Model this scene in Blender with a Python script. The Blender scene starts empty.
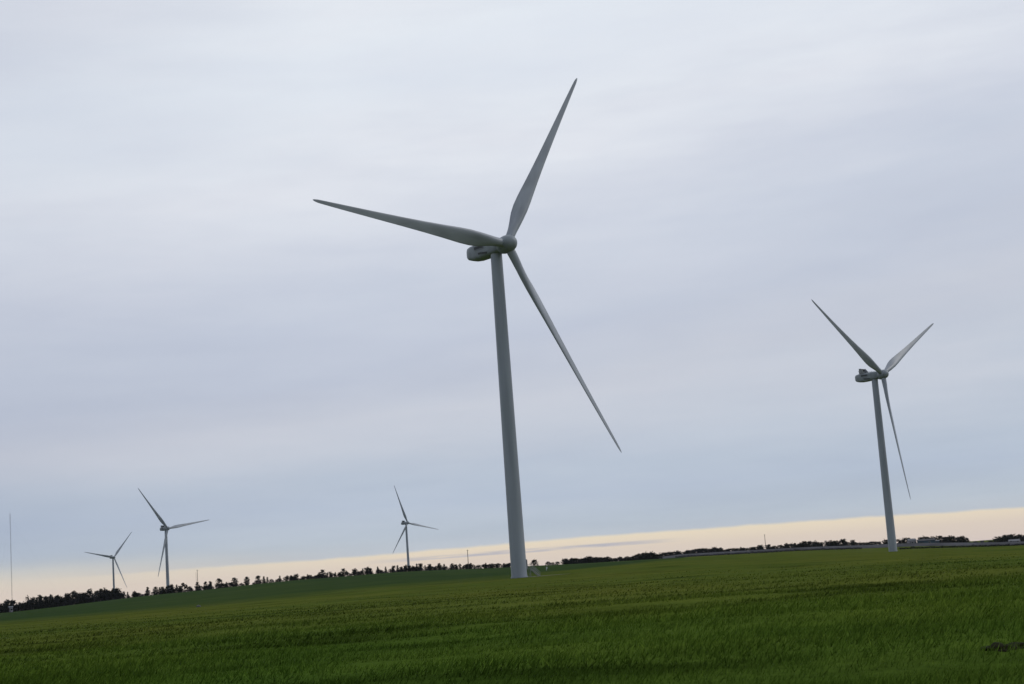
import bpy, bmesh, math, random
import numpy as np
from mathutils import Matrix, Vector, noise as mnoise

R = math.radians
random.seed(11)
rng = np.random.default_rng(7)
SC = bpy.context.scene
COL = SC.collection

# ------------------------------------------------------------------ camera
F = 1552.9
ROLL, PITCH = R(4.154), R(8.471)
fw = Vector((0, math.cos(PITCH), math.sin(PITCH)))
up0 = Vector((0, -math.sin(PITCH), math.cos(PITCH)))
rt0 = Vector((1, 0, 0))
rt = math.cos(ROLL) * rt0 - math.sin(ROLL) * up0
up = math.sin(ROLL) * rt0 + math.cos(ROLL) * up0
cd = bpy.data.cameras.new('camera')
cam = bpy.data.objects.new('camera', cd)
COL.objects.link(cam)
m = Matrix.Identity(4)
for i in range(3):
    m[i][0], m[i][1], m[i][2] = rt[i], up[i], -fw[i]
cam.matrix_world = m
cd.sensor_width = 36
cd.lens = F / 1024 * 36
cd.clip_start = 0.5
cd.clip_end = 60000
SC.camera = cam
cd.dof.use_dof = True; cd.dof.focus_distance = 390; cd.dof.aperture_fstop = 2.8

# world azimuth (rightwards from +Y) of image column c on the horizon
HP = math.tan(PITCH) * F
def az_of(c):
    y = 573.9 - 0.0726 * (c - 512)
    u, v = c - 512, 342 - y
    d = fw * F + rt * u + up * v
    return math.atan2(d.x, d.y)
def spot(c, r):
    a = az_of(c)
    return r * math.sin(a), r * math.cos(a)

# ------------------------------------------------------------------ helpers
def lin(*c):
    return tuple(((v / 255) / 12.92 if v / 255 <= 0.04045 else ((v / 255 + 0.055) / 1.055) ** 2.4) for v in c)

def link(name, data, parent=None, mat=None):
    o = bpy.data.objects.new(name, data)
    COL.objects.link(o)
    if parent: o.parent = parent
    if mat is not None:
        for mm in (mat if isinstance(mat, (list, tuple)) else [mat]): data.materials.append(mm)
    return o

def tag(o, label=None, cat=None, group=None, kind=None):
    if label: o['label'] = label
    if cat: o['category'] = cat
    if group: o['group'] = group
    if kind: o['kind'] = kind
    return o

def empty(name, loc, rz=0):
    o = bpy.data.objects.new(name, None)
    COL.objects.link(o)
    o.location = loc
    o.rotation_euler = (0, 0, rz)
    o.empty_display_size = 1
    return o

def pydata(name, v, f, smooth=True, mi=None):
    me = bpy.data.meshes.new(name)
    me.from_pydata(v, [], f)
    me.update()
    me.polygons.foreach_set('use_smooth', [smooth] * len(me.polygons))
    if mi is not None: me.polygons.foreach_set('material_index', mi)
    return me

def loft(rings, cap=True):
    n = len(rings[0]); v = [p for r_ in rings for p in r_]; f = []
    for i in range(len(rings) - 1):
        for j in range(n):
            a, b = i * n + j, i * n + (j + 1) % n
            f.append((a, b, b + n, a + n))
    if cap:
        f.append(tuple(range(n))[::-1]); f.append(tuple(range((len(rings) - 1) * n, len(rings) * n)))
    return v, f

class MB:
    def __init__(s): s.v, s.f, s.mi = [], [], []
    def add(s, v, f, mi=0):
        o = len(s.v); s.v += [tuple(p) for p in v]; s.f += [tuple(i + o for i in q) for q in f]; s.mi += [mi] * len(f)
    def box(s, c, d, mi=0, rot=None):
        x, y, z = (k / 2 for k in d)
        p = [Vector(q) for q in ((-x,-y,-z),(x,-y,-z),(x,y,-z),(-x,y,-z),(-x,-y,z),(x,-y,z),(x,y,z),(-x,y,z))]
        if rot is not None: p = [rot @ q for q in p]
        p = [q + Vector(c) for q in p]
        s.add(p, [(3,2,1,0),(4,5,6,7),(0,1,5,4),(1,2,6,5),(2,3,7,6),(3,0,4,7)], mi)
    def bar(s, a, b, r0, r1=None, n=8, mi=0):
        a, b = Vector(a), Vector(b); r1 = r0 if r1 is None else r1
        d = (b - a).normalized(); q = d.to_track_quat('Z', 'Y')
        rings = [[tuple(p + q @ Vector((r_ * math.cos(2*math.pi*k/n), r_ * math.sin(2*math.pi*k/n), 0))) for k in range(n)] for p, r_ in ((a, r0), (b, r1))]
        v, f = loft(rings); s.add(v, f, mi)
    def build(s, name, mat, parent=None, smooth=False):
        return link(name, pydata(name, s.v, s.f, smooth, s.mi), parent, mat)

# ------------------------------------------------------------------ materials
def mat(name, col, rough=0.6, var=0.12, scale=1.0, col2=None, detail=5, spec=0.4, bump=0.0, coord='Object', stretch=(1, 1, 1)):
    M = bpy.data.materials.new(name); M.use_nodes = True
    nt = M.node_tree; N = nt.nodes; L = nt.links
    b = N['Principled BSDF']; b.inputs['Roughness'].default_value = rough
    b.inputs['Specular IOR Level'].default_value = spec
    tc = N.new('ShaderNodeTexCoord'); mp = N.new('ShaderNodeMapping'); mp.inputs['Scale'].default_value = stretch
    L.new(tc.outputs[coord], mp.inputs['Vector'])
    nz = N.new('ShaderNodeTexNoise'); nz.inputs['Scale'].default_value = scale; nz.inputs['Detail'].default_value = detail
    L.new(mp.outputs[0], nz.inputs['Vector'])
    cr = N.new('ShaderNodeValToRGB')
    c2 = col2 or tuple(v * (1 - var * 2) for v in col)
    cr.color_ramp.elements[0].position = 0.3; cr.color_ramp.elements[0].color = (*c2, 1)
    cr.color_ramp.elements[1].position = 0.62; cr.color_ramp.elements[1].color = (*col, 1)
    L.new(nz.outputs['Fac'], cr.inputs['Fac']); L.new(cr.outputs[0], b.inputs['Base Color'])
    if bump:
        bp = N.new('ShaderNodeBump'); bp.inputs['Strength'].default_value = bump
        L.new(nz.outputs['Fac'], bp.inputs['Height']); L.new(bp.outputs[0], b.inputs['Normal'])
    return M

PAINT = mat('grey_turbine_paint', (0.335, 0.372, 0.415), 0.42, 0.10, 0.7, stretch=(1, 1, 0.06))
BLADE = mat('blade_gelcoat', (0.35, 0.383, 0.425), 0.38, 0.13, 0.5, stretch=(1, 1, 0.25))
NAC = mat('nacelle_shell', (0.30, 0.335, 0.36), 0.45, 0.14, 0.5)
VENTM = mat('grey_vent_mesh', (0.075, 0.08, 0.085), 0.6, 0.2, 3)
DARK = mat('dark_grille', (0.025, 0.027, 0.03), 0.6, 0.2, 3)
FRAME = mat('cooler_frame_paint', (0.3, 0.32, 0.33), 0.5, 0.1, 1)
GALV = mat('galvanised_steel', (0.28, 0.29, 0.30), 0.4, 0.12, 4)
DOORM = mat('door_paint', (0.30, 0.33, 0.36), 0.45, 0.08, 2)
WHITE = mat('white_paint', (0.75, 0.76, 0.76), 0.55, 0.08, 2)
BARK = mat('bark', (0.05, 0.04, 0.032), 0.9, 0.25, 3, spec=0.1)
WOOD = mat('weathered_pole_wood', (0.09, 0.075, 0.06), 0.85, 0.2, 2, spec=0.2)
MASTM = mat('mast_steel', (0.26, 0.26, 0.29), 0.6, 0.15, 0.2)
CONIF = mat('conifer_foliage', (0.011, 0.016, 0.010), 0.85, 0.3, 0.6, spec=0.1)
LEAF = mat('broadleaf_foliage', (0.014, 0.017, 0.011), 0.85, 0.3, 0.5, spec=0.1)
DUSKLEAF = mat('dark_purple_green_foliage', (0.014, 0.017, 0.014), 0.85, 0.3, 0.5, spec=0.1)
GRAVEL = mat('pale_gravel', (0.27, 0.265, 0.25), 0.95, 0.15, 0.8, spec=0.1)
BANKM = mat('grey_bank_gravel', (0.105, 0.105, 0.112), 0.95, 0.22, 0.05, spec=0.1)
ASPH = mat('asphalt', (0.10, 0.10, 0.105), 0.9, 0.15, 0.3, spec=0.2)
HEDGEM = mat('hedge_foliage', (0.014, 0.018, 0.014), 0.9, 0.3, 0.4, spec=0.1)
SOIL = mat('brown_soil', (0.018, 0.0165, 0.006), 0.95, 0.3, 9, spec=0.05, bump=0.6)
STONE = mat('pale_stone', (0.15, 0.16, 0.14), 0.9, 0.2, 3, spec=0.15, bump=0.3)
BLUEW = mat('blue_barn_cladding', (0.045, 0.085, 0.125), 0.6, 0.15, 0.4, stretch=(4, 4, 0.3))
LILACW = mat('pale_lilac_render', (0.25, 0.23, 0.27), 0.7, 0.1, 0.5)
ROOFM = mat('dark_roof_sheet', (0.05, 0.05, 0.06), 0.7, 0.2, 0.5)
GREYROOF = mat('pale_roof_sheet', (0.16, 0.165, 0.18), 0.6, 0.1, 0.4)
GLASS = mat('window_glass', (0.02, 0.024, 0.03), 0.15, 0.1, 2, spec=0.5)
BROWNW = mat('brown_timber_wall', (0.10, 0.075, 0.06), 0.8, 0.2, 1)

# ------------------------------------------------------------------ terrain
CC = np.array([-900, -300, 0, 168, 300, 400, 512, 600, 680, 790, 893, 1024, 1300, 1900], float)
AZ = np.array([az_of(c) if -320 < c < 1340 else (R(-60) if c < 0 else R(60)) for c in CC])
RR = np.array([0, 120, 250, 393, 560, 750, 1000, 1300, 1500, 1850, 2400, 3000, 6000, 14000], float)
G = -2.2
ZT = np.array([
 [G] * 14, [G] * 14,
 [-2.6,-2.6,-2.5,-2.2,-2.0,-1.8,-1.6,-1.6,-1.6,-1.8,-2.0,-2.5,-2.6,-2.6],
 [-3.2,-3.1,-2.7,-2.3,-1.8,-1.4,-1.0,-0.9,-1.0,-1.5,-1.9,-2.7,-3.0,-3.0],
 [-3.5,-3.2,-2.5,-1.2, 0.0, 0.3, 0.2, 0.1, 0.1,-0.9,-2.0,-3.2,-3.8,-3.8],
 [-3.6,-3.2,-2.2, 0.5, 2.2, 2.6, 1.6, 1.3, 1.4,-0.2,-2.5,-4.0,-4.6,-4.6],
 [-3.8,-3.2,-1.9, 2.2, 4.8, 5.2, 3.4, 2.7, 2.2, 0.2,-3.2,-5.4,-5.8,-5.8],
 [-4.0,-3.0,-1.4, 4.3, 7.9, 8.4, 5.6, 4.2, 3.3, 1.5,-2.0,-6.8,-6.8,-6.8],
 [-4.0,-3.2,-2.0, 3.0, 6.6, 7.4, 5.2, 4.4, 4.0, 2.4,-1.0,-7.4,-7.4,-7.4],
 [-4.0,-3.5,-2.8,-2.0, 1.0, 3.0, 3.4, 4.6, 5.2, 4.6, 3.0,-5.5,-7.0,-7.0],
 [-4.0,-3.5,-3.0,-2.5, 0.5, 3.6, 3.4, 4.0, 5.0, 4.6, 3.0,-4.0,-6.0,-6.0],
 [-4.0,-3.5,-2.0,-2.0,-0.5, 1.0, 1.5, 2.0, 3.0, 3.0, 1.0,-3.0,-5.0,-5.0],
 [-5] * 14, [-6] * 14])
def bilerp(a, r_):
    a = np.clip(a, AZ[0], AZ[-1]); r_ = np.clip(r_, 0, RR[-1])
    i = np.clip(np.searchsorted(AZ, a) - 1, 0, len(AZ) - 2); j = np.clip(np.searchsorted(RR, r_) - 1, 0, len(RR) - 2)
    s = (a - AZ[i]) / (AZ[i+1] - AZ[i]); t = (r_ - RR[j]) / (RR[j+1] - RR[j])
    s = s * s * (3 - 2 * s) * 0.5 + s * 0.5
    return (ZT[j, i] * (1-s) + ZT[j, i+1] * s) * (1-t) + (ZT[j+1, i] * (1-s) + ZT[j+1, i+1] * s) * t
def bumps(x, y, r_):
    k = min(1.0, 120.0 / max(r_, 1.0))
    h = 0.24 * mnoise.noise((x * 0.06, y * 0.12, 3.1)) + 0.10 * mnoise.noise((x * 0.2, y * 0.33, 7.7))
    return h * k + 0.35 * mnoise.noise((x * 0.006, y * 0.008, 1.3)) * min(1, r_ / 300)
def ground(x, y):
    r_ = math.hypot(x, y); a = math.atan2(x, y)
    return float(bilerp(np.array([a]), np.array([r_]))[0]) + bumps(x, y, r_)

az_list = np.unique(np.concatenate([np.linspace(-180, -26, 45), np.linspace(-26, 26, 420), np.linspace(26, 180, 45)]))[:-1]
rg_list = np.concatenate([[3, 7, 12], np.geomspace(17, 700, 130), np.geomspace(720, 3200, 70), np.geomspace(3500, 14000, 12)])
BNDC = np.array([-900, 300, 430, 519, 560, 620, 680, 720]); BNDR = np.array([372, 380, 396, 402, 450, 580, 800, 3000])
BNDA = np.array([az_of(c) for c in np.clip(BNDC, -300, 1300)])
vs, mask = [(0, 0, G)], [0.0]
A_ = np.radians(az_list)
for r_ in rg_list:
    zz = bilerp(A_, np.full(len(A_), r_))
    for a, z in zip(A_, zz):
        x, y = r_ * math.sin(a), r_ * math.cos(a)
        vs.append((x, y, z + bumps(x, y, r_)))
        rb = np.interp(a, BNDA, BNDR) * (1 + 0.03 * mnoise.noise((a * 14, 0.3, 0)))
        mask.append(min(1.0, max(0.0, (r_ - rb * (0.93 + 0.12 * mnoise.noise((x * .02, y * .008, 5)))) / (rb * 0.3))))
n = len(A_); fs = [(0, 1 + j, 1 + (j + 1) % n)[::-1] for j in range(n)]
for i in range(len(rg_list) - 1):
    for j in range(n):
        a, b = 1 + i * n + j, 1 + i * n + (j + 1) % n
        fs.append((a, a + n, b + n, b))
gm = pydata('ground', vs, fs)
at = gm.attributes.new('far_field', 'FLOAT', 'POINT'); at.data.foreach_set('value', mask)

def field_material(name, blades):
    M = bpy.data.materials.new(name); M.use_nodes = True
    nt = M.node_tree; N = nt.nodes; L = nt.links
    b = N['Principled BSDF']; b.inputs['Roughness'].default_value = 1.0; b.inputs['Specular IOR Level'].default_value = 0.0
    geo = N.new('ShaderNodeNewGeometry')
    def nz(scale, detail, stretch=(1, 1, 1), rough=0.55):
        mp = N.new('ShaderNodeMapping'); mp.inputs['Scale'].default_value = stretch
        L.new(geo.outputs['Position'], mp.inputs['Vector'])
        t = N.new('ShaderNodeTexNoise'); t.inputs['Scale'].default_value = scale; t.inputs['Detail'].default_value = detail
        t.inputs['Roughness'].default_value = rough
        L.new(mp.outputs[0], t.inputs['Vector']); return t.outputs['Fac']
    def ramp(fac, stops):
        cr = N.new('ShaderNodeValToRGB'); e = cr.color_ramp.elements
        e[0].position, e[0].color = stops[0][0], (*stops[0][1], 1); e[1].position, e[1].color = stops[-1][0], (*stops[-1][1], 1)
        for p, c in stops[1:-1]:
            q = e.new(p); q.color = (*c, 1)
        L.new(fac, cr.inputs['Fac']); return cr.outputs[0]
    def mix(f, a, c, mode='MIX'):
        mx = N.new('ShaderNodeMix'); mx.data_type = 'RGBA'; mx.blend_type = mode
        if isinstance(f, float): mx.inputs[0].default_value = f
        else: L.new(f, mx.inputs[0])
        for s_, v in ((6, a), (7, c)):
            if isinstance(v, tuple): mx.inputs[s_].default_value = (*v, 1)
            else: L.new(v, mx.inputs[s_])
        return mx.outputs[2]
    big = nz(0.02, 5, (1, 0.5, 1)); mid = nz(0.16, 6, (0.45, 1, 1), 0.6); fine = nz(2.3, 6, (1, 1, 1), 0.65)
    near = ramp(big, [(0.30, (0.054, 0.104, 0.018)), (0.5, (0.082, 0.121, 0.020)), (0.68, (0.112, 0.126, 0.022))])
    sepp = N.new('ShaderNodeSeparateXYZ'); L.new(geo.outputs['Position'], sepp.inputs[0])
    mr = N.new('ShaderNodeMapRange'); mr.interpolation_type = 'SMOOTHSTEP'; L.new(sepp.outputs[1], mr.inputs[0]); mr.inputs[1].default_value = 48; mr.inputs[2].default_value = 120
    near = mix(mr.outputs[0], near, ramp(big, [(0.30, (0.076, 0.110, 0.023)), (0.5, (0.098, 0.120, 0.025)), (0.7, (0.118, 0.128, 0.027))]))
    near = mix(0.75, near, ramp(mid, [(0.34, (0.28, 0.34, 0.28)), (0.46, (0.85, 0.9, 0.8)), (0.7, (1.3, 1.28, 1.15))]), 'MULTIPLY')
    near = mix(0.5, near, ramp(fine, [(0.3, (0.4, 0.45, 0.4)), (0.7, (1.35, 1.3, 1.2))]), 'MULTIPLY')
    if blades:
        col = mix(0.55, near, ramp(geo.outputs['Random Per Island'], [(0, (1.35, 1.45, 1.15)), (0.6, (1.75, 1.85, 1.5)), (0.95, (2.2, 2.2, 1.8)), (1, (3.4, 3.0, 2.5))]), 'MULTIPLY')
    else:
        far = ramp(nz(0.012, 5, (1, 0.4, 1)), [(0.3, (0.032, 0.058, 0.022)), (0.7, (0.052, 0.080, 0.024))])
        far = mix(0.4, far, ramp(nz(0.08, 5), [(0.3, (0.6, 0.65, 0.7)), (0.7, (1.2, 1.2, 1.1))]), 'MULTIPLY')
        am = N.new('ShaderNodeAttribute'); am.attribute_name = 'far_field'
        col = mix(am.outputs['Fac'], near, far)
        bp = N.new('ShaderNodeBump'); bp.inputs['Strength'].default_value = 0.5; bp.inputs['Distance'].default_value = 0.15
        L.new(fine, bp.inputs['Height']); L.new(bp.outputs[0], b.inputs['Normal'])
    L.new(col, b.inputs['Base Color'])
    return M
g = link('ground', gm, None, field_material('field_grass', False)); tag(g, kind='structure')

# standing grass of the near field: real blades, one mass
def grass():
    a0, a1 = R(-24), R(25); V = []
    for r0, r1, dens, w in ((17, 34, 90, 0.012), (34, 60, 46, 0.02), (60, 100, 18, 0.035), (100, 180, 5, 0.065), (180, 300, .8, 0.10)):
        cnt = int(dens * 0.5 * (a1 - a0) * (r1 * r1 - r0 * r0))
        rr = np.sqrt(rng.uniform(r0 * r0, r1 * r1, cnt)); aa = rng.uniform(a0, a1, cnt)
        X, Y = rr * np.sin(aa), rr * np.cos(aa)
        Z = bilerp(aa, rr)
        for x, y, z, r_ in zip(X, Y, Z, rr):
            far = max(0.0, (r_ - 70) / 230)
            if random.random() < far: continue
            t = mnoise.noise((x * 0.55, y * 0.8, 2.2)); u = mnoise.noise((x * 0.10, y * 0.22, 9.1))
            h = (0.17 + 0.13 * t + 0.22 * u) * random.uniform(0.6, 1.35) * (1 - .75 * far)
            if h < 0.05: continue
            zz = z + bumps(x, y, r_) - 0.02
            ph = random.uniform(0, 6.283); dx, dy = math.cos(ph) * w, math.sin(ph) * w
            lx, ly = random.gauss(0.45, 0.45) * h, random.gauss(0, 0.45) * h
            V.append((x - dx, y - dy, zz)); V.append((x + dx, y + dy, zz)); V.append((x + lx, y + ly, zz + h))
    V = np.array(V, np.float32); k = len(V) // 3
    me = bpy.data.meshes.new('grass'); me.vertices.add(len(V)); me.vertices.foreach_set('co', V.ravel())
    me.loops.add(len(V)); me.loops.foreach_set('vertex_index', np.arange(len(V), dtype=np.int32))
    me.polygons.add(k); me.polygons.foreach_set('loop_start', np.arange(0, len(V), 3, dtype=np.int32))
    me.update(calc_edges=True); me.validate()
    tag(link('grass', me, None, field_material('grass_blades', True)), 'long dark green grass covering the near field', 'grass', kind='stuff')
grass()

# ------------------------------------------------------------------ wind turbines
H, OV, TILT, RAD, CONE = 84.0, 4.1, R(6.5), 61.5, R(2.17)
def tower_mesh():
    n = 48; rings = []
    def ring(z, e=0.0):
        r_ = 2.0 - 0.5 * max(z, 0) / 82 + e
        return [(r_ * math.cos(2*math.pi*k/n), r_ * math.sin(2*math.pi*k/n), z) for k in range(n)]
    b = MB()
    b.add(*loft([ring(z) for z in (-0.6, 6, 12, 18, 24, 30, 36, 42, 48, 54, 60, 66, 72, 78, 83.1)]))
    for z in (19.4, 42.1, 63.8): b.add(*loft([ring(z, .022), ring(z + .14, .022)]))
    b.add(*loft([ring(-.6, .16), ring(0.28, .16)]))
    me = pydata('tower', b.v, b.f)
    for p in me.polygons:
        if len(p.vertices) > 4: p.use_smooth = False
    me.set_sharp_from_angle(angle=R(35))
    return me
def nacelle_mesh():
    # (x, bottom z, top z, half width)
    st = [(2.75, -1.35, 1.45, 1.35), (2.3, -1.75, 1.75, 1.65), (1.2, -1.95, 1.9, 1.85), (-1.5, -2.15, 1.95, 2.0), (-4.0, -2.3, 1.9, 2.0),
          (-6.5, -2.35, 1.85, 2.0), (-8.3, -2.15, 1.75, 1.95), (-9.4, -1.8, 1.5, 1.75), (-9.95, -1.35, 1.1, 1.4), (-10.1, -0.9, 0.7, 1.05)]
    rings = []; n = 28
    for x, zb, zt, hw in st:
        ring = []
        for k in range(n):
            t = 2 * math.pi * k / n; c, s = math.cos(t), math.sin(t); e = 0.45
            ring.append((x, hw * math.copysign(abs(c) ** e, c), (zb + zt) / 2 + (zt - zb) / 2 * math.copysign(abs(s) ** e, s)))
        rings.append(ring)
    v, f = loft(rings); return pydata('nacelle', v, f)
def hub_mesh():
    prof = [(-2.3, 1.55), (-2.1, 2.0), (-1.4, 2.2), (-0.2, 2.28), (0.9, 2.2), (1.7, 1.95), (2.3, 1.5), (2.7, 0.95), (2.9, 0.4), (2.95, 0.05)]
    n = 36; rings = [[(x, r_ * math.cos(2*math.pi*k/n), r_ * math.sin(2*math.pi*k/n)) for k in range(n)] for x, r_ in prof]
    v, f = loft(rings); return pydata('hub', v, f)
PITCHB = 9.0
def blade_mesh():
    # local: Z radial, X towards the leading edge, Y downwind
    rs =   [1.7, 3.0, 4.6, 7.0, 9.5, 12.5, 16, 21, 27, 34, 41, 48, 54, 58, 60, 61, 61.45]
    ch =   [2.3, 2.3, 2.45, 3.05, 3.7, 4.05, 3.9, 3.35, 2.8, 2.3, 1.9, 1.52, 1.2, 0.95, 0.8, 0.5, 0.15]
    th =   [1.0, 1.0, 0.88, 0.62, 0.46, 0.37, 0.31, 0.27, 0.24, 0.22, 0.20, 0.19, 0.18, 0.18, 0.18, 0.18, 0.2]
    tw =   [16, 16, 16, 15, 14, 12, 9.5, 7, 5, 3.4, 2.2, 1.2, 0.5, 0, 0, 0, 0]
    # dense resample
    rr = np.concatenate([np.linspace(1.7, 24, 26), np.linspace(25.5, 58, 24), np.linspace(58.6, 61.45, 8)])
    n = 28; rings = []
    for r_ in rr:
        c, t, w = np.interp(r_, rs, ch), np.interp(r_, rs, th), R(np.interp(r_, rs, tw) + PITCHB)
        bl = min(1.0, max(0.0, (r_ - 3.0) / 8.0)); bl = bl * bl * (3 - 2 * bl)
        ax = 0.5 * (1 - bl) + 0.42 * bl
        ring = []
        for k in range(n):
            q = 2 * math.pi * k / n; xc = 0.5 * (1 + math.cos(q))          # 1 at trailing edge
            yt = 5 * t * (0.2969 * math.sqrt(xc) - 0.126 * xc - 0.3516 * xc**2 + 0.2843 * xc**3 - 0.1036 * xc**4)
            cam_ = 0.03 * (1 - (2 * xc - 1) ** 2)
            ya = (yt if q < math.pi else -yt) + cam_
            yc = 0.5 * t * math.sin(q)
            y = (yc * (1 - bl) + ya * bl) * c; x = (ax - xc) * c
            pre = math.sin(CONE) * RAD * (r_ / RAD) ** 1.6
            ring.append((x * math.cos(w) + y * math.sin(w), -x * math.sin(w) + y * math.cos(w) - pre, r_))
        rings.append(ring)
    v, f = loft(rings); return pydata('blade', v, f)
TM, NM, HM, BM = tower_mesh(), nacelle_mesh(), hub_mesh(), blade_mesh()
for me, mm in ((TM, PAINT), (NM, NAC), (HM, NAC), (BM, BLADE)): me.materials.append(mm)
def cooler(parent):
    b = MB()
    zt, x0 = 1.78, -6.6
    b.box((x0, 0, zt + 1.25), (0.35, 3.7, 1.9), 1)                     # radiator core
    for z in (zt + 0.2, zt + 2.3): b.box((x0, 0, z), (0.6, 4.1, 0.22), 0)
    for y in (-1.95, 1.95, -0.65, 0.65): b.box((x0, y, zt + 1.25), (0.5, 0.2, 1.88), 0)
    for s in (-1, 1):                                                   # side fins sloping to the front
        y = 2.06 * s
        v = [(x0 - .3, y - .06, zt - .1), (x0 + 2.9, y - .06, zt - .1), (x0 + .9, y - .06, zt + 2.4), (x0 - .3, y - .06, zt + 2.4)]
        v += [(a, q + .12, c) for a, q, c in v]
        b.add(v, [(0,1,2,3),(7,6,5,4),(0,4,5,1),(1,5,6,2),(2,6,7,3),(3,7,4,0)], 0)
    return b.build('cooler', [FRAME, DARK], parent)
def vent(parent, s):
    b = MB(); y = s * 1.97
    b.box((-4.4, y, 0.62), (3.3, 0.14, 0.7), 1)
    for z in (0.12, 0.98): b.box((-4.4, y + s * .04, z), (3.7, 0.2, 0.14), 0)
    for x in (-6.2, -2.6): b.box((x, y + s * .04, 0.55), (0.12, 0.2, 0.74), 0)
    return b.build('vent', [NAC, VENTM], parent)
def duct(parent, s):
    b = MB(); r_ = Matrix.Rotation(0.10, 3, 'Y')
    b.box((-3.1, s * 1.93, -1.15), (3.4, 0.2, 0.5), 1, r_); b.box((-3.1, s * 1.96, -0.82), (3.8, 0.26, 0.12), 0, r_)
    return b.build('air_duct', [NAC, VENTM], parent)
def hatch_rails(parent):
    b = MB()
    for y in (-1.2, 1.2):
        b.bar((-3.2, y, 2.3), (-0.4, y, 2.3), 0.04, n=6)
        for x in (-3.1, -1.8, -0.5): b.bar((x, y, 1.8), (x, y, 2.3), 0.04, n=6)
    return b.build('roof_rail', GALV, parent)
def wind_sensor(parent):
    b = MB()
    b.bar((-8.6, 0.5, 1.6), (-8.6, 0.5, 3.3), 0.05, n=6); b.bar((-8.6, 0.1, 3.1), (-8.6, 0.9, 3.1), 0.04, n=6)
    b.bar((-8.6, 0.1, 3.1), (-8.6, 0.1, 3.4), 0.09, n=6); b.bar((-8.6, 0.9, 3.1), (-8.6, 0.9, 3.4), 0.09, n=6)
    return b.build('wind_sensor', GALV, parent)
def door_and_stairs(parent, tower, ang):
    rot = Matrix.Rotation(ang, 3, 'Z')
    d = MB()
    d.box(rot @ Vector((2.07, 0, 3.1)), (0.16, 1.0, 2.2), 0, rot)
    for y in (-.56, .56): d.box(rot @ Vector((2.08, y, 3.1)), (0.24, 0.1, 2.4), 1, rot)
    d.box(rot @ Vector((2.08, 0, 4.26)), (0.24, 1.02, 0.1), 1, rot)
    d.build('door', [DOORM, GALV], tower)
    s = MB()
    s.box(rot @ Vector((2.75, 0, 1.92)), (1.2, 1.3, 0.08), 0, rot)
    for k in range(8): s.box(rot @ Vector((3.45 + k * .25, 0, 1.72 - k * .22)), (0.27, 1.0, 0.05), 0, rot)
    for y in (-.53, .53):
        s.bar(rot @ Vector((3.3, y, 1.85)), rot @ Vector((5.35, y, 0.02)), 0.09, n=6)
    for x, y in ((2.9, .5), (2.9, -.5)): s.bar(rot @ Vector((x, y, -0.3)), rot @ Vector((x, y, 1.9)), 0.06, n=6)
    st = s.build('entry_stair', GALV, parent)
    h = MB()
    for y in (-.6, .6):
        h.bar(rot @ Vector((2.2, y, 3.0)), rot @ Vector((3.3, y, 3.0)), 0.045, n=6)
        h.bar(rot @ Vector((3.3, y, 3.0)), rot @ Vector((5.4, y, 1.05)), 0.045, n=6)
        h.bar(rot @ Vector((3.3, y, 2.4)), rot @ Vector((5.4, y, 0.5)), 0.035, n=6)
        for x, z0, z1 in ((2.3, 1.9, 3.0), (3.3, 1.85, 3.0), (4.3, 1.0, 2.07), (5.38, 0.0, 1.06)):
            h.bar(rot @ Vector((x, y, z0)), rot @ Vector((x, y, z1)), 0.045, n=6)
    h.build('handrail', GALV, st)
def turbine(x, y, z, yaw, az, label, stairs=None, ov=OV):
    root = empty('wind_turbine', (x, y, z), -yaw)
    tag(root, label, 'wind turbine', 'wind turbines standing across the fields')
    t = link('tower', TM, root)
    nc = link('nacelle', NM, root); nc.location = (0, 0, 84.6)
    cooler(nc); vent(nc, -1); vent(nc, 1); duct(nc, -1); duct(nc, 1); hatch_rails(nc); wind_sensor(nc)
    a = Vector((math.cos(TILT), 0, math.sin(TILT))); upv = Vector((-math.sin(TILT), 0, math.cos(TILT))); side = Vector((0, 1, 0))
    hub = Vector((0, 0, 84.0)) + a * ov
    M4 = Matrix.Identity(4)
    for i in range(3): M4[i][0], M4[i][1], M4[i][2], M4[i][3] = a[i], side[i], upv[i], hub[i]
    h = link('hub', HM, root); h.matrix_local = M4
    for k in range(3):
        q = az + k * 2 * math.pi / 3
        er = math.cos(q) * upv + math.sin(q) * side; et = -math.sin(q) * upv + math.cos(q) * side
        B4 = Matrix.Identity(4)
        for i in range(3): B4[i][0], B4[i][1], B4[i][2], B4[i][3] = et[i], -a[i], er[i], hub[i]
        bl = link('blade', BM, root); bl.matrix_local = B4
    if stairs is not None: door_and_stairs(root, t, stairs + yaw)
    return root
T = [(-2.42, 393.1, -1.0, 47.2, 33.9, 'largest and nearest grey wind turbine, with stairs at its tower base'),
     (172.9, 744.3, -2.9, 44.8, 62.5, 'second largest grey wind turbine, its roof cooler showing, right of the nearest one'),
     (-425.8, 1850.6, -2.1, 40.7, -38.0, 'far turbine with a blade pointing level to the right, behind the row of crest trees'),
     (-765.9, 2894.7, -1.4, 46.2, 41.3, 'smallest and farthest turbine, rising over the end of the dark wood'),
     (-182.1, 2391.6, 3.9, 43.8, -18.3, 'far turbine with one blade almost straight up, between tree row and biggest tower')]
for i, (x, y, z, yw, a, lb) in enumerate(T):
    turbine(x, y, z, R(yw), R(a), lb, R(22) if i == 0 else (R(60) if i == 1 else None), (4.4, 4.8, 4.1, 4.1, 4.1)[i])

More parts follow.
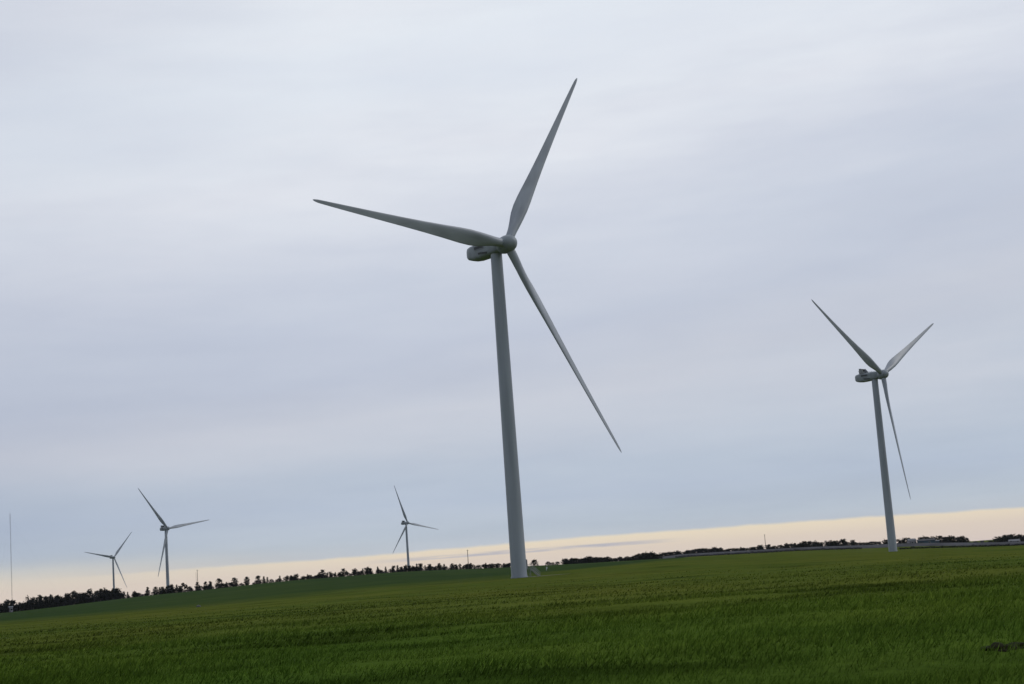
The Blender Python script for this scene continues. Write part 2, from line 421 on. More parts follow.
# gravel pad with a short track at the nearest tower
def patch(name, pts, mat_, lift):
    v = [(x, y, ground(x, y) + lift) for x, y in pts]
    o = link(name, pydata(name, v, [tuple(range(len(v)))], False), None, mat_); tag(o, kind='structure')
pad = []
for k in range(26):
    t = 2 * math.pi * k / 26; q = 1 + 0.12 * mnoise.noise((math.cos(t) * 2, math.sin(t) * 2, 0))
    pad.append((4.0 + 9.0 * q * math.cos(t), 393.5 + 4.2 * q * math.sin(t)))
patch('gravel_pad', pad, GRAVEL, 0.06)

# ------------------------------------------------------------------ trees
def clump(V, F_, p, s, k, flat=0.8):
    for _ in range(k):
        c = Vector(p) + Vector((random.gauss(0, s), random.gauss(0, s), random.gauss(0, s * flat)))
        q = s * random.uniform(0.6, 1.15); n1 = Vector((random.gauss(0, 1), random.gauss(0, 1), random.gauss(0, 1))).normalized()
        u = n1.orthogonal().normalized(); w = n1.cross(u); a = random.uniform(0, 6.28)
        u, w = u * math.cos(a) + w * math.sin(a), w * math.cos(a) - u * math.sin(a)
        o = len(V)
        V += [tuple(c + u * q), tuple(c + w * q * .8), tuple(c - u * q * .9), tuple(c - w * q * .7)]
        F_.append((o, o + 1, o + 2, o + 3))
def tree_meshes(kind):
    V, F_ = [], []; tr = MB()
    if kind == 'conifer':                          # unit height
        top = random.uniform(0.96, 1.0); lean = random.uniform(-.03, .03)
        tr.bar((0, 0, -0.1), (lean, 0, top * .95), 0.022, 0.004, 7)
        wmax = random.uniform(0.24, 0.32)
        for i in range(22):
            z = 0.03 + 0.95 * i / 22; w = wmax * max(0, 1 - z / 1.0) ** 0.8 * random.uniform(0.7, 1.15) + 0.012
            for k in range(9 if i < 15 else 6):
                t = random.uniform(0, 6.28); d = w * random.uniform(0.35, 1)
                clump(V, F_, (lean * z + d * math.cos(t), d * math.sin(t), z - d * .25), 0.035, 5)
                if random.random() < .3: tr.bar((lean * z, 0, z), (lean * z + d * .8 * math.cos(t), d * .8 * math.sin(t), z - d * .2), 0.006, 0.002, 5)
    elif kind == 'column':                         # narrow upright tree on a short bare trunk
        tr.bar((0, 0, -0.1), (0.01, 0, 0.8), 0.03, 0.006, 7)
        for i in range(110):
            z = random.uniform(0.0, 0.97); w = 0.27 * math.sin(math.pi * min(1, (z + 0.06) / 1.06)) ** .7
            t = random.uniform(0, 6.28); d = w * random.random() ** .5
            clump(V, F_, (d * math.cos(t), d * math.sin(t), z), 0.045, 8)
        for k in range(5):
            t = random.uniform(0, 6.28); tr.bar((0, 0, .3 + .1 * k), (.12 * math.cos(t), .12 * math.sin(t), .5 + .09 * k), 0.01, 0.003, 5)
    elif kind == 'round':                          # broad uneven crown reaching almost to the ground
        tr.bar((0, 0, -0.1), (0.0, 0, 0.45), 0.045, 0.03, 8)
        lobes = [(random.gauss(0, .16), random.gauss(0, .16), random.uniform(.3, .78), random.uniform(.16, .26)) for _ in range(9)]
        for lx, ly, lz, lr in lobes:
            tr.bar((0, 0, random.uniform(.2, .4)), (lx, ly, lz), 0.02, 0.005, 6)
            for j in range(16):
                q = Vector((random.gauss(0, 1), random.gauss(0, 1), random.gauss(0, 1))).normalized() * lr * random.uniform(.4, 1.05)
                clump(V, F_, (lx + q.x, ly + q.y, min(.98, max(.06, lz + q.z))), 0.045, 8)
        for j in range(34): clump(V, F_, (random.gauss(0, .15), random.gauss(0, .15), random.uniform(.08, .5)), 0.06, 7)
    elif kind == 'bush':                           # low, wide, leafy to the ground
        tr.bar((0, 0, -0.1), (0.02, 0, 0.5), 0.06, 0.02, 7)
        for k in range(5):
            t = k * 1.26; tr.bar((0, 0, .1), (.4 * math.cos(t), .4 * math.sin(t), .6), 0.03, 0.008, 5)
        for j in range(75):
            t = random.uniform(0, 6.28); z = random.random() ** .8; d = 0.72 * math.sqrt(max(0, 1 - z * z)) * random.random() ** .4
            clump(V, F_, (d * math.cos(t), d * math.sin(t), z * .93 + .02), 0.075, 8)
    else:                                          # open crowned tree with sky showing through
        tr.bar((0, 0, -0.1), (0.03, 0, 0.6), 0.035, 0.02, 7)
        for k in range(16):
            t = random.uniform(0, 6.28); q = random.uniform(.06, .28); z1 = random.uniform(.5, .95); z0 = random.uniform(.25, .55)
            tip = (q * math.cos(t), q * math.sin(t), z1); tr.bar((0.02, 0, z0), tip, 0.015, 0.004, 5)
            for j in range(4): clump(V, F_, (tip[0] + random.gauss(0, .05), tip[1] + random.gauss(0, .05), tip[2] + random.gauss(-.02, .05)), 0.05, 6)
    return pydata('crown', V, F_, False), pydata('trunk', tr.v, tr.f)
PROTO = {}
for kd, nv, fm in (('conifer', 5, CONIF), ('column', 4, CONIF), ('round', 5, LEAF), ('bush', 4, DUSKLEAF), ('open', 4, LEAF)):
    PROTO[kd] = []
    for _ in range(nv):
        c, t = tree_meshes(kd); c.materials.append(fm); t.materials.append(BARK); PROTO[kd].append((c, t))
NAME = {'conifer': 'conifer_tree', 'column': 'upright_tree', 'round': 'broadleaf_tree', 'bush': 'bush', 'open': 'open_crowned_tree'}
CAT = {'bush': 'bush'}
def tree(kd, c, r_, hpx, label, group, wf=1.0, sink=0.0):
    x, y = spot(c, r_); h = hpx * r_ / F * 1.1
    o = empty(NAME[kd], (x, y, ground(x, y) - sink - .1 * h), random.uniform(0, 6.28))
    tag(o, label, CAT.get(kd, 'tree'), group)
    cm, tm = random.choice(PROTO[kd])
    w = h * wf * random.uniform(0.9, 1.1)
    for nm, me in (('trunk', tm), ('crown', cm)):
        q = link(nm, me, o); q.scale = (w, w, h)
    return o
ORD = ['first', 'second', 'third', 'fourth', 'fifth', 'sixth', 'seventh', 'eighth', 'ninth', 'tenth', 'eleventh', 'twelfth', 'thirteenth', 'fourteenth', 'fifteenth', 'sixteenth', 'seventeenth', 'eighteenth', 'nineteenth', 'twentieth']
LOOK = {'conifer': 'dark pointed conifer', 'column': 'dark upright tree', 'round': 'dark round tree', 'bush': 'low dark bush', 'open': 'dark thin tree'}

# dense wood at the far left
k = 0
for c in np.arange(-34, 121, 2.1):
    base = 9.5 if c < 20 else (11 if c < 70 else 10.5)
    kd = random.choices(['conifer', 'round', 'open', 'column'], [5, 3, 2, 2])[0]
    tree(kd, c + random.uniform(-1, 1), random.uniform(1275, 1360), base * random.uniform(0.62, 1.25), f'{LOOK[kd]} packed among others in the dense wood at the left', 'trees of the dense wood at the left', random.uniform(.9, 1.25))
for c in np.arange(-30, 120, 4.4):
    tree('bush', c + random.uniform(-1, 1), random.uniform(1262, 1275), random.uniform(5, 7), 'dark bush at the foot of the dense left wood', 'bushes along the foot of the left wood', 1.0)

def row(items, r0, r1, where, group):
    cnt = {}
    for c, h, kd, wf in items:
        i = cnt.get(kd, 0); cnt[kd] = i + 1
        num = ORD[i] if i < 20 else f'{i+1}th'
        tree(kd, c, random.uniform(r0, r1), h, f'{LOOK[kd]}, {num} such from left {where}', group, wf)
C_, U_, B_, O_, S_ = 'conifer', 'column', 'round', 'open', 'bush'
row([(128, 6, C_, 1.1), (135, 5.5, S_, .7), (148, 8.5, C_, 1.3), (156, 8, U_, 1.1), (160, 7, C_, 1.2), (164, 8, B_, .9), (168, 7, S_, .7), (172.5, 10, B_, .8), (177, 8, C_, 1.2), (181, 7.5, B_, .8), (185, 9, O_, 1), (190, 5, S_, .8), (198, 8, U_, 1.1), (206, 8, U_, 1), (210.5, 9, B_, .7), (219.5, 9.5, U_, 1.5), (227, 5.5, C_, 1.2), (235, 9, U_, 1.3), (247.5, 8.5, U_, 1.2), (259, 8, U_, 1.3), (264.5, 7, C_, 1.3), (268, 6, C_, 1.3)],
    1270, 1310, 'on the crest just right of the dense wood', 'spaced trees on the left part of the crest')
row([(280.5, 6, C_, 1.2), (288, 5.5, S_, .6), (292, 5, S_, .7), (296.5, 7, B_, .8), (304, 2.5, S_, 1), (308.5, 5, C_, 1.5), (316, 3, S_, 1.2), (320, 5.5, U_, 1.2), (323.5, 8, U_, 1.5), (328, 5.5, C_, 1.3), (331.5, 6.5, B_, .7), (336, 5, C_, 1.4), (340, 4.5, S_, .7), (344, 7.5, U_, 1.5), (348, 5, O_, 1), (355, 8, B_, .8), (359, 4, S_, .8), (363.5, 6.5, C_, 1.2), (367.5, 8.5, B_, .75), (371.5, 7, B_, .7), (378.5, 7, C_, 1.1), (386.5, 6.5, C_, 1.1), (391, 3.5, S_, 1), (394, 7, B_, .7), (398.5, 7, C_, 1.2)],
    1265, 1310, 'in the crest row before the middle far turbine', 'trees in the middle of the crest')
row([(402.5, 6, B_, .8), (406.5, 7.5, B_, .8), (410, 7, B_, .7), (414, 5, S_, .8), (417.5, 7.5, C_, 1.0), (421.5, 8.5, B_, .8), (426, 5.5, C_, 1.2), (430.5, 7.5, B_, .75), (436, 3.5, S_, .8), (440, 6.5, U_, 1.3), (445, 6, C_, 1.4), (453, 6.5, U_, 1.3), (457, 5.5, B_, .7), (460.5, 5.5, O_, 1), (464, 3, S_, 1), (468, 5, S_, .6), (471, 6.5, B_, .8), (475.5, 4, C_, 1.2), (479.5, 4.5, O_, 1), (486.5, 5.5, C_, 1.4), (492, 2.5, S_, 1.1), (498, 5, B_, .8), (505, 4.5, B_, .8), (509, 3.5, S_, .9)],
    1255, 1300, 'on the crest beside the nearest turbine tower', 'trees on the crest beside the biggest tower')
c = 124.0
while c < 511:
    tree('bush', c, random.uniform(1262, 1300), random.choice([2.2, 2.8, 3.5, 4.5]), 'small dark bush low between the trees along the crest', 'small bushes along the crest', random.uniform(.9, 1.6), .3)
    c += random.choice([2, 2.5, 3, 3.5, 5, 7])
# right of the main tower
tree('bush', 535, 1240, 6.2, 'large dark rounded bush just right of the biggest tower', 'bushes right of the biggest tower', 1.0)
tree('bush', 548.5, 1260, 3.8, 'smaller dark bush on the skyline right of the large rounded bush', 'bushes right of the biggest tower', 1.0)
for c, h in ((553, 2.5), (558, 3)): tree('bush', c, 1270, h, 'tiny low bush on the skyline before the long tree belt', 'tiny bushes before the tree belt', 1.4)
for c in np.arange(565, 660, 2.4):
    kd = random.choices(['round', 'bush', 'column'], [5, 3, 1])[0]
    h = np.interp(c, [565, 590, 632, 640, 648, 656, 660], [5.5, 6, 5, 7.5, 8, 6.5, 3.5]) * random.uniform(.78, 1.15)
    if 598 < c < 640: h *= .92
    tree(kd, c + random.uniform(-1, 1), random.uniform(1330, 1480), h, f'{LOOK[kd]} in the long tree belt right of the biggest tower', 'trees of the belt right of the biggest tower', random.uniform(1.0, 1.5))
for c in np.arange(566, 658, 4.5):
    tree('bush', c, random.uniform(1305, 1325), random.uniform(2.2, 3.4), 'low dark bush along the foot of the long tree belt', 'bushes along the foot of the tree belt', 1.6)
row([(662, 6.9, B_, 1.3), (666, 5.5, B_, 1.1), (669, 5.8, S_, 1.2), (672, 7.1, B_, 1.2), (676, 5.7, S_, 1.3), (679, 7.7, B_, 1.3), (683, 5.2, S_, 1.4), (687, 5.7, S_, 1.0), (689, 6.5, S_, 1.1), (693, 7.4, B_, 1.3), (697, 6.8, S_, 1.5), (701, 8.7, B_, 1.4), (704, 6.8, S_, 1.2), (707, 8.6, B_, 1.0), (711, 6.9, B_, 1.4), (715, 8.0, B_, 1.3), (718, 6.3, S_, 1.5), (721, 8.0, B_, 1.0), (725, 4.7, S_, 1.4), (728, 5.1, S_, 1.2), (731, 5.4, S_, 1.3), (735, 6.6, B_, 1.0), (738, 5.4, S_, 0.9), (742, 5.5, S_, 1.3), (744, 5.6, S_, 1.1), (748, 4.7, S_, 1.3), (752, 6.6, B_, 1.1), (755, 6.4, B_, 1.1), (759, 5.4, S_, 1.3), (762, 7.5, B_, 1.0), (715.5, 9, B_, 1.1)],
    1640, 1760, 'beyond the road bank left of skyline pole', 'small trees left of the skyline pole')
row([(770, 8.2, B_, 1.1), (775, 5.7, S_, .9), (781, 5.7, S_, 1.1), (787, 8.2, B_, 1), (791.5, 6.2, S_, 1), (796, 7.7, B_, 1), (801, 7.7, B_, 1), (805.5, 8.7, B_, 1), (810, 9.2, B_, 1), (814.5, 8.2, B_, 1), (818, 6.7, S_, .9), (822.5, 7.2, B_, .9), (828, 8.2, B_, .8), (833, 8.7, B_, 1), (837.5, 8.7, B_, 1), (842, 7.2, S_, .8), (845, 8.7, B_, .8), (853, 8.7, B_, .8), (860, 4.7, S_, 1), (868, 4.0, S_, 1.5), (876, 4.4, S_, 1.4), (880.5, 5.2, B_, 1), (886, 6.7, B_, 1), (772.5, 4.5, S_, 1.3), (784, 5, S_, 1.3), (799, 6.5, B_, 1), (803, 7, B_, 1), (820, 5, S_, 1), (831, 5.5, S_, 1.1), (849, 5, S_, 1), (856, 4.5, S_, 1.2), (864, 4.2, S_, 1.3), (872, 4.4, S_, 1.3), (888.5, 5, S_, 1)],
    1620, 1740, 'between the skyline pole and second largest turbine', 'trees between skyline pole and second turbine')
row([(900, 7, B_, 1), (904, 7.5, B_, .9), (909, 6.5, S_, .8), (921, 8, B_, 1), (926, 8.5, B_, 1.1), (931, 8, B_, 1), (939, 8.5, B_, 1), (944, 8, B_, 1), (948.5, 8.5, B_, 1), (953.5, 8, B_, 1), (958, 8, B_, 1), (963.5, 9.5, B_, 1), (967, 6, S_, .7), (975, 2.6, S_, 1.5), (990, 3.2, S_, 1.3), (996, 4.5, S_, 1.1)],
    1640, 1740, 'near the barns right of second largest turbine', 'trees around the barns')
for c in np.arange(1001, 1062, 4):
    tree('round', c, random.uniform(1640, 1740), random.uniform(8, 9.6), 'dark round crowned tree in the clump at the right edge', 'trees of the clump at the right edge', 1.2)

# ------------------------------------------------------------------ road bank on the right
def ribbon(name, offs, mat_, c0, c1, r_, step=4, smooth=False):
    rings = []
    for c in np.arange(c0, c1 + 1, step):
        a = az_of(c); fade = min(1, (c - c0) / 60 + .12)
        ring = []
        x0, y0 = r_ * math.sin(a), r_ * math.cos(a); zb = float(bilerp(np.array([a]), np.array([r_]))[0])
        for dr, dz in offs:
            rr = r_ + dr; ring.append((rr * math.sin(a), rr * math.cos(a), zb + (dz * fade if dz > 0 else dz)))
        rings.append(ring)
    v, f = loft(rings); o = link(name, pydata(name, v, f, smooth), None, mat_); return o
tag(ribbon('embankment', [(-9, -1.5), (-6, 0.6), (0, 2.9), (10, 2.9), (22, -1.5)], BANKM, 628, 1130, 1530), kind='structure')
tag(ribbon('road', [(1.2, 2.905), (1.2, 3.0), (9, 3.0), (9, 2.905)], ASPH, 632, 1126, 1530), kind='structure')
def hedge(c0, c1, r_, h, label):
    V, F_ = [], []
    for c in np.arange(c0, c1, 0.5):
        x, y = spot(c, r_); z = ground(x, y)
        hh = h * (0.8 + 0.4 * mnoise.noise((c * .2, 1, 0)))
        for k in range(5): clump(V, F_, (x + random.uniform(-.4, .4), y + random.uniform(-.6, .6), z + hh * random.uniform(.1, .85)), 0.32, 3)
    o = link('hedge', pydata('hedge', V, F_, False), None, HEDGEM); tag(o, label, 'hedge', 'hedges below the road bank')
hedge(676, 862, 1400, 2.2, 'long dark hedge under the road bank, left of the second turbine')
hedge(899, 1060, 1150, 1.6, 'low dark hedge under the road bank, right of the second turbine')

# ------------------------------------------------------------------ buildings
def building(name, c, r_, w, d, h, ridge, wall, roof, label, cat, rz=0.0, zoff=0.0, windows=2, lean=False):
    x, y = spot(c, r_)
    o = empty(name, (x, y, ground(x, y) + zoff), -az_of(c) + rz); tag(o, label, cat)
    b = MB()
    v = [(-w/2,-d/2,-1.5),(w/2,-d/2,-1.5),(w/2,d/2,-1.5),(-w/2,d/2,-1.5),(-w/2,-d/2,h),(w/2,-d/2,h),(w/2,d/2,h),(-w/2,d/2,h),(-w/2,0,h+ridge),(w/2,0,h+ridge)]
    b.add(v, [(3,2,1,0),(0,1,5,4),(2,3,7,6),(1,2,6,9,5),(3,0,4,8,7)]); b.build('wall', wall, o)
    r2 = MB(); e = 0.35; t = .18
    for s in (-1, 1):
        sl = ridge / (d / 2); y1 = s * (d / 2 + e); z1 = h - sl * e + .02
        p = [(-w/2-e, y1, z1), (w/2+e, y1, z1), (w/2+e, 0, h+ridge+.02), (-w/2-e, 0, h+ridge+.02)]
        p += [(a, q, z + t) for a, q, z in p]
        r2.add(p, [(0,1,2,3),(7,6,5,4),(0,4,5,1),(1,5,6,2),(2,6,7,3),(3,7,4,0)])
    r2.build('roof', roof, o)
    dr = MB(); dr.box((-w * .28, -d/2 - .03, 1.3), (w * .16, .12, 2.6)); dr.build('door', ROOFM, o)
    for k in range(windows):
        xx = -w * .02 + w * .38 * (k / max(1, windows - 1) if windows > 1 else .5)
        f = MB()
        f.box((xx, -d/2 - .03, h * .55 + .75), (1.7, .14, .12)); f.box((xx, -d/2 - .03, h * .55 - .75), (1.7, .14, .12))
        for s in (-.8, .8): f.box((xx + s, -d/2 - .03, h * .55), (.1, .14, 1.38))
        fo = f.build('window', WHITE, o); g_ = MB(); g_.box((xx, -d/2 - .02, h * .55), (1.5, .06, 1.38)); g_.build('pane', GLASS, fo)
    return o
building('farmhouse', 912, 1600, 7.5, 6, 4.2, 1.8, LILACW, GREYROOF, 'small pale lilac house among trees right of the second turbine tower', 'house', .3, .6)
building('blue_barn', 926.5, 1600, 17, 9, 4.0, 1.4, BLUEW, ROOFM, 'long blue barn before dark trees right of the pale house', 'barn', .05, .6, 1)
building('blue_shed', 937.5, 1600, 3.5, 4, 3.4, .8, BLUEW, GREYROOF, 'small blue shed at the right end of the long blue barn', 'shed', .1, .6, 0)
building('timber_shed', 982, 1610, 3.2, 3, 2.4, .8, BROWNW, ROOFM, 'tiny brown shed alone in the gap between tree clumps at right', 'shed', 0, .8, 0)
building('pale_barn', 1014, 1600, 10, 8, 2.2, 1.5, LILACW, GREYROOF, 'low pale barn with grey roof below the trees at the right edge', 'barn', -.15, .8, 2)
building('pale_hut', 11, 1225, 2.6, 2.6, 3.6, .7, LILACW, GREYROOF, 'small pale hut at the foot of the tall mast', 'hut', 0, 0, 1)

# ------------------------------------------------------------------ poles and mast
def pole(c, r_, hpx, label, arm=True, rad=.16, sink=0):
    x, y = spot(c, r_); h = hpx * r_ / F
    o = empty('utility_pole', (x, y, ground(x, y) - sink), -az_of(c) + .5); tag(o, label, 'pole', 'thin poles on the skyline')
    b = MB(); b.bar((0, 0, -1), (0, 0, h), rad * 1.25, rad * .8, 10); b.build('post', WOOD, o)
    if arm:
        b = MB(); b.box((0, -rad - .06, h - .5), (1.9, .12, .14)); b.build('crossarm', WOOD, o)
        for s in (-.8, 0, .8):
            b = MB(); b.bar((s, -rad - .06, h - .43), (s, -rad - .06, h - .18), .06, .04, 8); b.build('insulator', GALV, o)
pole(198.3, 1295, 20, 'thin wooden pole above the narrow upright tree on the left crest', True, .2)
pole(196.9, 1330, 18, 'second thinner pole close beside the wooden pole on the left crest', False, .1)
pole(469.2, 1250, 19, 'wooden pole rising over the crest trees left of the biggest tower', True, .26)
pole(766.5, 1640, 17, 'tall pole on the skyline between the two large turbines', True, .28)
def mast(c, r_, h):
    x, y = spot(c, r_); o = empty('radio_mast', (x, y, ground(x, y))); tag(o, 'very tall thin lattice radio mast at the left edge', 'mast')
    b = MB(); q = .38
    P = [(q * math.cos(t), q * math.sin(t)) for t in (0.5, 2.6, 4.7)]
    for px, py in P: b.bar((px, py, -1), (px, py, h), .04, .03, 6)
    z = 0
    while z < h - 2:
        for i in range(3):
            a, e = P[i], P[(i + 1) % 3]; b.bar((*a, z), (*e, z + 2), .035, n=4); b.bar((*a, z + 2), (*e, z + 2), .03, n=4)
        z += 2
    b.build('lattice', MASTM, o)
    for t in (0.5, 2.6, 4.7):
        for z, d in ((h * .35, 28), (h * .68, 45), (h * .95, 45)):
            gx, gy = d * math.cos(t), d * math.sin(t)
            w = MB(); w.bar((q * math.cos(t), q * math.sin(t), z), (gx, gy, ground(x + gx, y + gy) - ground(x, y)), .012, n=4); w.build('guy_wire', MASTM, o)
mast(12.3, 1420, 85)

# ------------------------------------------------------------------ small things in the field
def blob(name, loc, sc, mat_, label, cat, seed, rz=0):
    bm = bmesh.new(); bmesh.ops.create_icosphere(bm, subdivisions=4, radius=1)
    for v in bm.verts:
        nn = mnoise.fractal(v.co * 1.3 + Vector((seed, 0, 0)), 1.0, 2.0, 4) * .38
        v.co *= 1 + nn
    me = bpy.data.meshes.new(name); bm.to_mesh(me); bm.free(); me.polygons.foreach_set('use_smooth', [True] * len(me.polygons))
    o = link(name, me, None, mat_); o.location = loc; o.scale = sc; o.rotation_euler = (0, 0, rz); tag(o, label, cat)
x, y = spot(198, 352); blob('field_stone', (x, y, ground(x, y) + .08), (.45, .35, .32), STONE, 'small pale stone lying in the left field below the crest pole', 'stone', 4)
def soil(c, r_, sc, label, seed):
    x, y = spot(c, r_); blob('soil_mound', (x, y, ground(x, y) - .02), sc, SOIL, label, 'soil mound', seed)
def post():
    x, y = spot(546.5, 620); o = empty('marker_post', (x, y, ground(x, y))); tag(o, 'small leaning white marker post in the grass right of the turbine stairs', 'marker post')
    b = MB(); b.bar((0, 0, -.2), (.12, 0, .7), .1, .1, 8); b.build('post', WHITE, o)
    b = MB(); b.box((.16, -.13, 1.0), (.55, .05, .75), 0, Matrix.Rotation(.12, 3, 'Y')); b.build('plate', WHITE, o)
post()
soil(986, 33.9, (.36, .6, .13), 'left dark brown lump of bare soil low in the grass at the right', 1)
soil(1009, 34.4, (.38, .6, .11), 'right dark brown lump of bare soil low in the grass at the right', 6)

# ------------------------------------------------------------------ sky and light
SUN_EL, SUN_AZ = R(38), R(78)       # azimuth measured from +Y to the right
w = bpy.data.worlds.new('World'); SC.world = w; w.use_nodes = True
nt = w.node_tree; N = nt.nodes; L = nt.links
bg = N['Background']; bg.inputs['Strength'].default_value = 0.1
sky = N.new('ShaderNodeTexSky'); sky.sky_type = 'NISHITA'; sky.sun_disc = False; sky.sun_elevation = SUN_EL; sky.sun_rotation = SUN_AZ
tc = N.new('ShaderNodeTexCoord'); sp = N.new('ShaderNodeSeparateXYZ'); L.new(tc.outputs['Generated'], sp.inputs[0])
def mth(op, a, b=None, clamp=False):
    q = N.new('ShaderNodeMath'); q.operation = op; q.use_clamp = clamp
    for i, v in enumerate((a, b)):
        if v is None: continue
        if isinstance(v, (int, float)): q.inputs[i].default_value = v
        else: L.new(v, q.inputs[i])
    return q.outputs[0]
def sstep(v, a, b):
    q = N.new('ShaderNodeMapRange'); q.interpolation_type = 'SMOOTHSTEP'; L.new(v, q.inputs[0])
    q.inputs[1].default_value, q.inputs[2].default_value = a, b; return q.outputs[0]
def comb(x, y, z=0.0):
    q = N.new('ShaderNodeCombineXYZ')
    for i, v in enumerate((x, y, z)):
        if isinstance(v, (int, float)): q.inputs[i].default_value = v
        else: L.new(v, q.inputs[i])
    return q.outputs[0]
def nse(vec, scale, detail, rough=.5):
    q = N.new('ShaderNodeTexNoise'); q.inputs['Scale'].default_value = scale; q.inputs['Detail'].default_value = detail; q.inputs['Roughness'].default_value = rough
    L.new(vec, q.inputs['Vector']); return q.outputs['Fac']
def mixc(f, a, b, mode='MIX'):
    q = N.new('ShaderNodeMix'); q.data_type = 'RGBA'; q.blend_type = mode; q.clamp_factor = True
    if isinstance(f, (int, float)): q.inputs[0].default_value = f
    else: L.new(f, q.inputs[0])
    for i, v in ((6, a), (7, b)):
        if isinstance(v, tuple): q.inputs[i].default_value = (*v, 1)
        else: L.new(v, q.inputs[i])
    return q.outputs[2]
def ramp(fac, stops):
    q = N.new('ShaderNodeValToRGB'); e = q.color_ramp.elements
    e[0].position, e[0].color = stops[0][0], (*stops[0][1], 1); e[1].position, e[1].color = stops[-1][0], (*stops[-1][1], 1)
    for p, c in stops[1:-1]:
        x_ = e.new(p); x_.color = (*c, 1)
    L.new(fac, q.inputs[0]); return q.outputs[0]
X, Y, Z = sp.outputs
az = mth('ARCTAN2', X, Y)
wob = mth('SUBTRACT', nse(comb(mth('MULTIPLY', az, 5.0), mth('MULTIPLY', Z, 30.0)), 1.0, 4, .6), .5)
# stratus deck colours by height above the horizon, slowly undulating
zc = mth('ADD', Z, mth('MULTIPLY', wob, mth('MULTIPLY', mth('MAXIMUM', Z, 0.0), .40)))
# the thicker belt of the deck rises to the right
zc = mth('SUBTRACT', zc, mth('MULTIPLY', az, mth('MULTIPLY', sstep(Z, .06, .15), mth('MULTIPLY', sstep(Y, 0, .7), .15))))
deck = ramp(mth('DIVIDE', zc, 0.42, True), [(p / .42, lin(*c)) for p, c in (
    (.012, (197, 203, 211)), (.028, (188, 199, 212)), (.048, (183, 195, 213)), (.064, (187, 198, 214)), (.088, (197, 204, 217)), (.11, (201, 206, 218)),
    (.15, (196, 203, 218)), (.19, (202, 209, 223)), (.24, (215, 220, 231)), (.295, (228, 233, 241)), (.34, (229, 235, 243)), (.42, (220, 225, 235)))])
pv = mth('ADD', mth('MAXIMUM', Z, 0.0), 0.07)
plane = comb(mth('DIVIDE', X, pv), mth('DIVIDE', Y, pv))
cl = nse(plane, 0.42, 7, .58)
deck = mixc(1.0, deck, ramp(cl, [(.28, (.93, .935, .95)), (.5, (1.0, 1.0, 1.0)), (.72, (1.06, 1.05, 1.035))]), 'MULTIPLY')
# wide soft bands, and lens corner darkening put into the deck colour at left
bands = nse(comb(mth('MULTIPLY', az, 3.2), mth('MULTIPLY', mth('ADD', Z, mth('MULTIPLY', az, -.05)), 17.0), 4.0), 1.0, 4, .55)
deck = mixc(1.0, deck, ramp(bands, [(.3, (.945, .95, .97)), (.5, (1, 1, 1)), (.7, (1.055, 1.04, 1.025))]), 'MULTIPLY')
deck = mixc(1.0, deck, ramp(sstep(az, -.42, -.06), [(0, (.86, .87, .90)), (1, (1, 1, 1))]), 'MULTIPLY')
# clear cream gap under the deck
gap = ramp(mth('DIVIDE', Z, 0.03, True), [(0.0, lin(230, 213, 202)), (.35, lin(236, 219, 201)), (.6, lin(239, 224, 199)), (.78, lin(238, 227, 201)), (1.0, lin(232, 228, 212))])
ebase = mth('ADD', .0172, mth('MULTIPLY', sstep(az, -.16, .03), mth('SUBTRACT', .0026, mth('MULTIPLY', sstep(az, .12, .36), .0024))))
edge = mth('ADD', mth('ADD', ebase, mth('MULTIPLY', wob, .0035)), mth('MULTIPLY', mth('SUBTRACT', nse(comb(mth('MULTIPLY', az, 40.0), 0.0), 1.0, 3), .5), .002))
dz = mth('SUBTRACT', Z, edge)
crisp = sstep(dz, -.0012, .0012); soft = sstep(dz, -.012, .018)
cov = N.new('ShaderNodeMix'); cov.data_type = 'FLOAT'
L.new(sstep(az, -.34, -.05), cov.inputs[0]); L.new(soft, cov.inputs[2]); L.new(crisp, cov.inputs[3])
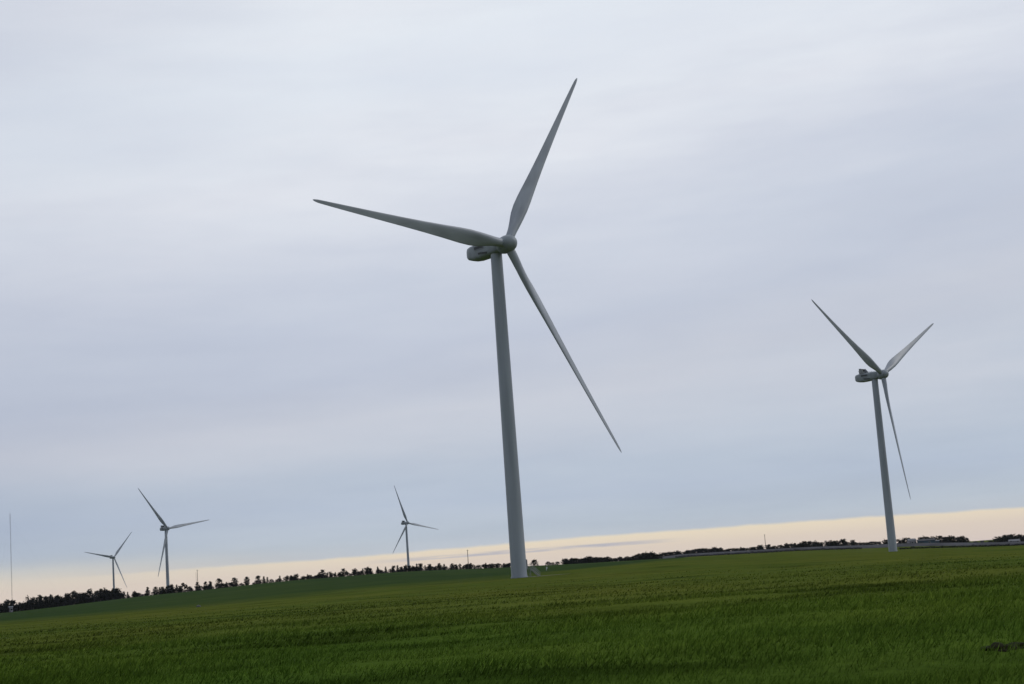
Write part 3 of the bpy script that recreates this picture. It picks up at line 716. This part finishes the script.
# thin streak of cloud floating in the gap
st = mth('ABSOLUTE', mth('SUBTRACT', mth('ADD', Z, mth('MULTIPLY', wob, .002)), .0138))
streak = mth('MULTIPLY', mth('SUBTRACT', 1.0, sstep(st, .0005, .0018)), mth('MULTIPLY', sstep(az, -.12, -.04), mth('SUBTRACT', 1.0, sstep(az, .05, .11))))
streak = mth('MULTIPLY', streak, sstep(nse(comb(mth('MULTIPLY', az, 22.0), mth('MULTIPLY', Z, 300.0)), 1.0, 3), .3, .6))
gap = mixc(streak, gap, lin(192, 189, 196))
col = mixc(cov.outputs[0], gap, deck)
# unseen sky behind the camera dimmed to keep the turbine faces darker
back = sstep(Y, -.7, .75)
col = mixc(1.0, col, ramp(back, [(0.0, (.55, .565, .60)), (1.0, (1, 1, 1))]), 'MULTIPLY')
sc10 = N.new('ShaderNodeVectorMath'); sc10.operation = 'SCALE'; sc10.inputs[3].default_value = 10.0; L.new(col, sc10.inputs[0])
fin = mixc(0.97, sky.outputs[0], sc10.outputs[0])
L.new(fin, bg.inputs['Color'])

sd = bpy.data.lights.new('sun', 'SUN'); sd.energy = 0.5; sd.angle = R(14); sd.color = (1, .97, .93)
so = bpy.data.objects.new('sun', sd); COL.objects.link(so)
dirv = Vector((math.sin(SUN_AZ) * math.cos(SUN_EL), math.cos(SUN_AZ) * math.cos(SUN_EL), math.sin(SUN_EL)))
so.rotation_euler = dirv.to_track_quat('Z', 'Y').to_euler(); so.location = (60, -20, 80)

# ------------------------------------------------------------------ haze
HAZE = 1.8e-5
if HAZE:
    hm = bpy.data.materials.new('haze'); hm.use_nodes = True
    hn = hm.node_tree.nodes; hn.remove(hn['Principled BSDF'])
    pv_ = hn.new('ShaderNodeVolumePrincipled'); pv_.inputs['Density'].default_value = HAZE; pv_.inputs['Color'].default_value = (.80, .82, .92, 1)
    hm.node_tree.links.new(pv_.outputs[0], hn['Material Output'].inputs['Volume'])
    b = MB(); lo, hi, s = -14.0, 158.0, 14600.0
    b.box((0, 0, (lo + hi) / 2), (2 * s, 2 * s, hi - lo)); hz = b.build('haze', hm); tag(hz, kind='stuff')

# ------------------------------------------------------------------ view
SC.view_settings.view_transform = 'Standard'; SC.view_settings.look = 'None'
SC.view_settings.exposure = 0; SC.view_settings.gamma = 1; SC.view_settings.use_curve_mapping = False
SC.render.engine = 'CYCLES'
SC.cycles.use_denoising = True
SC.cycles.max_bounces = 6; SC.cycles.diffuse_bounces = 3; SC.cycles.volume_bounces = 1
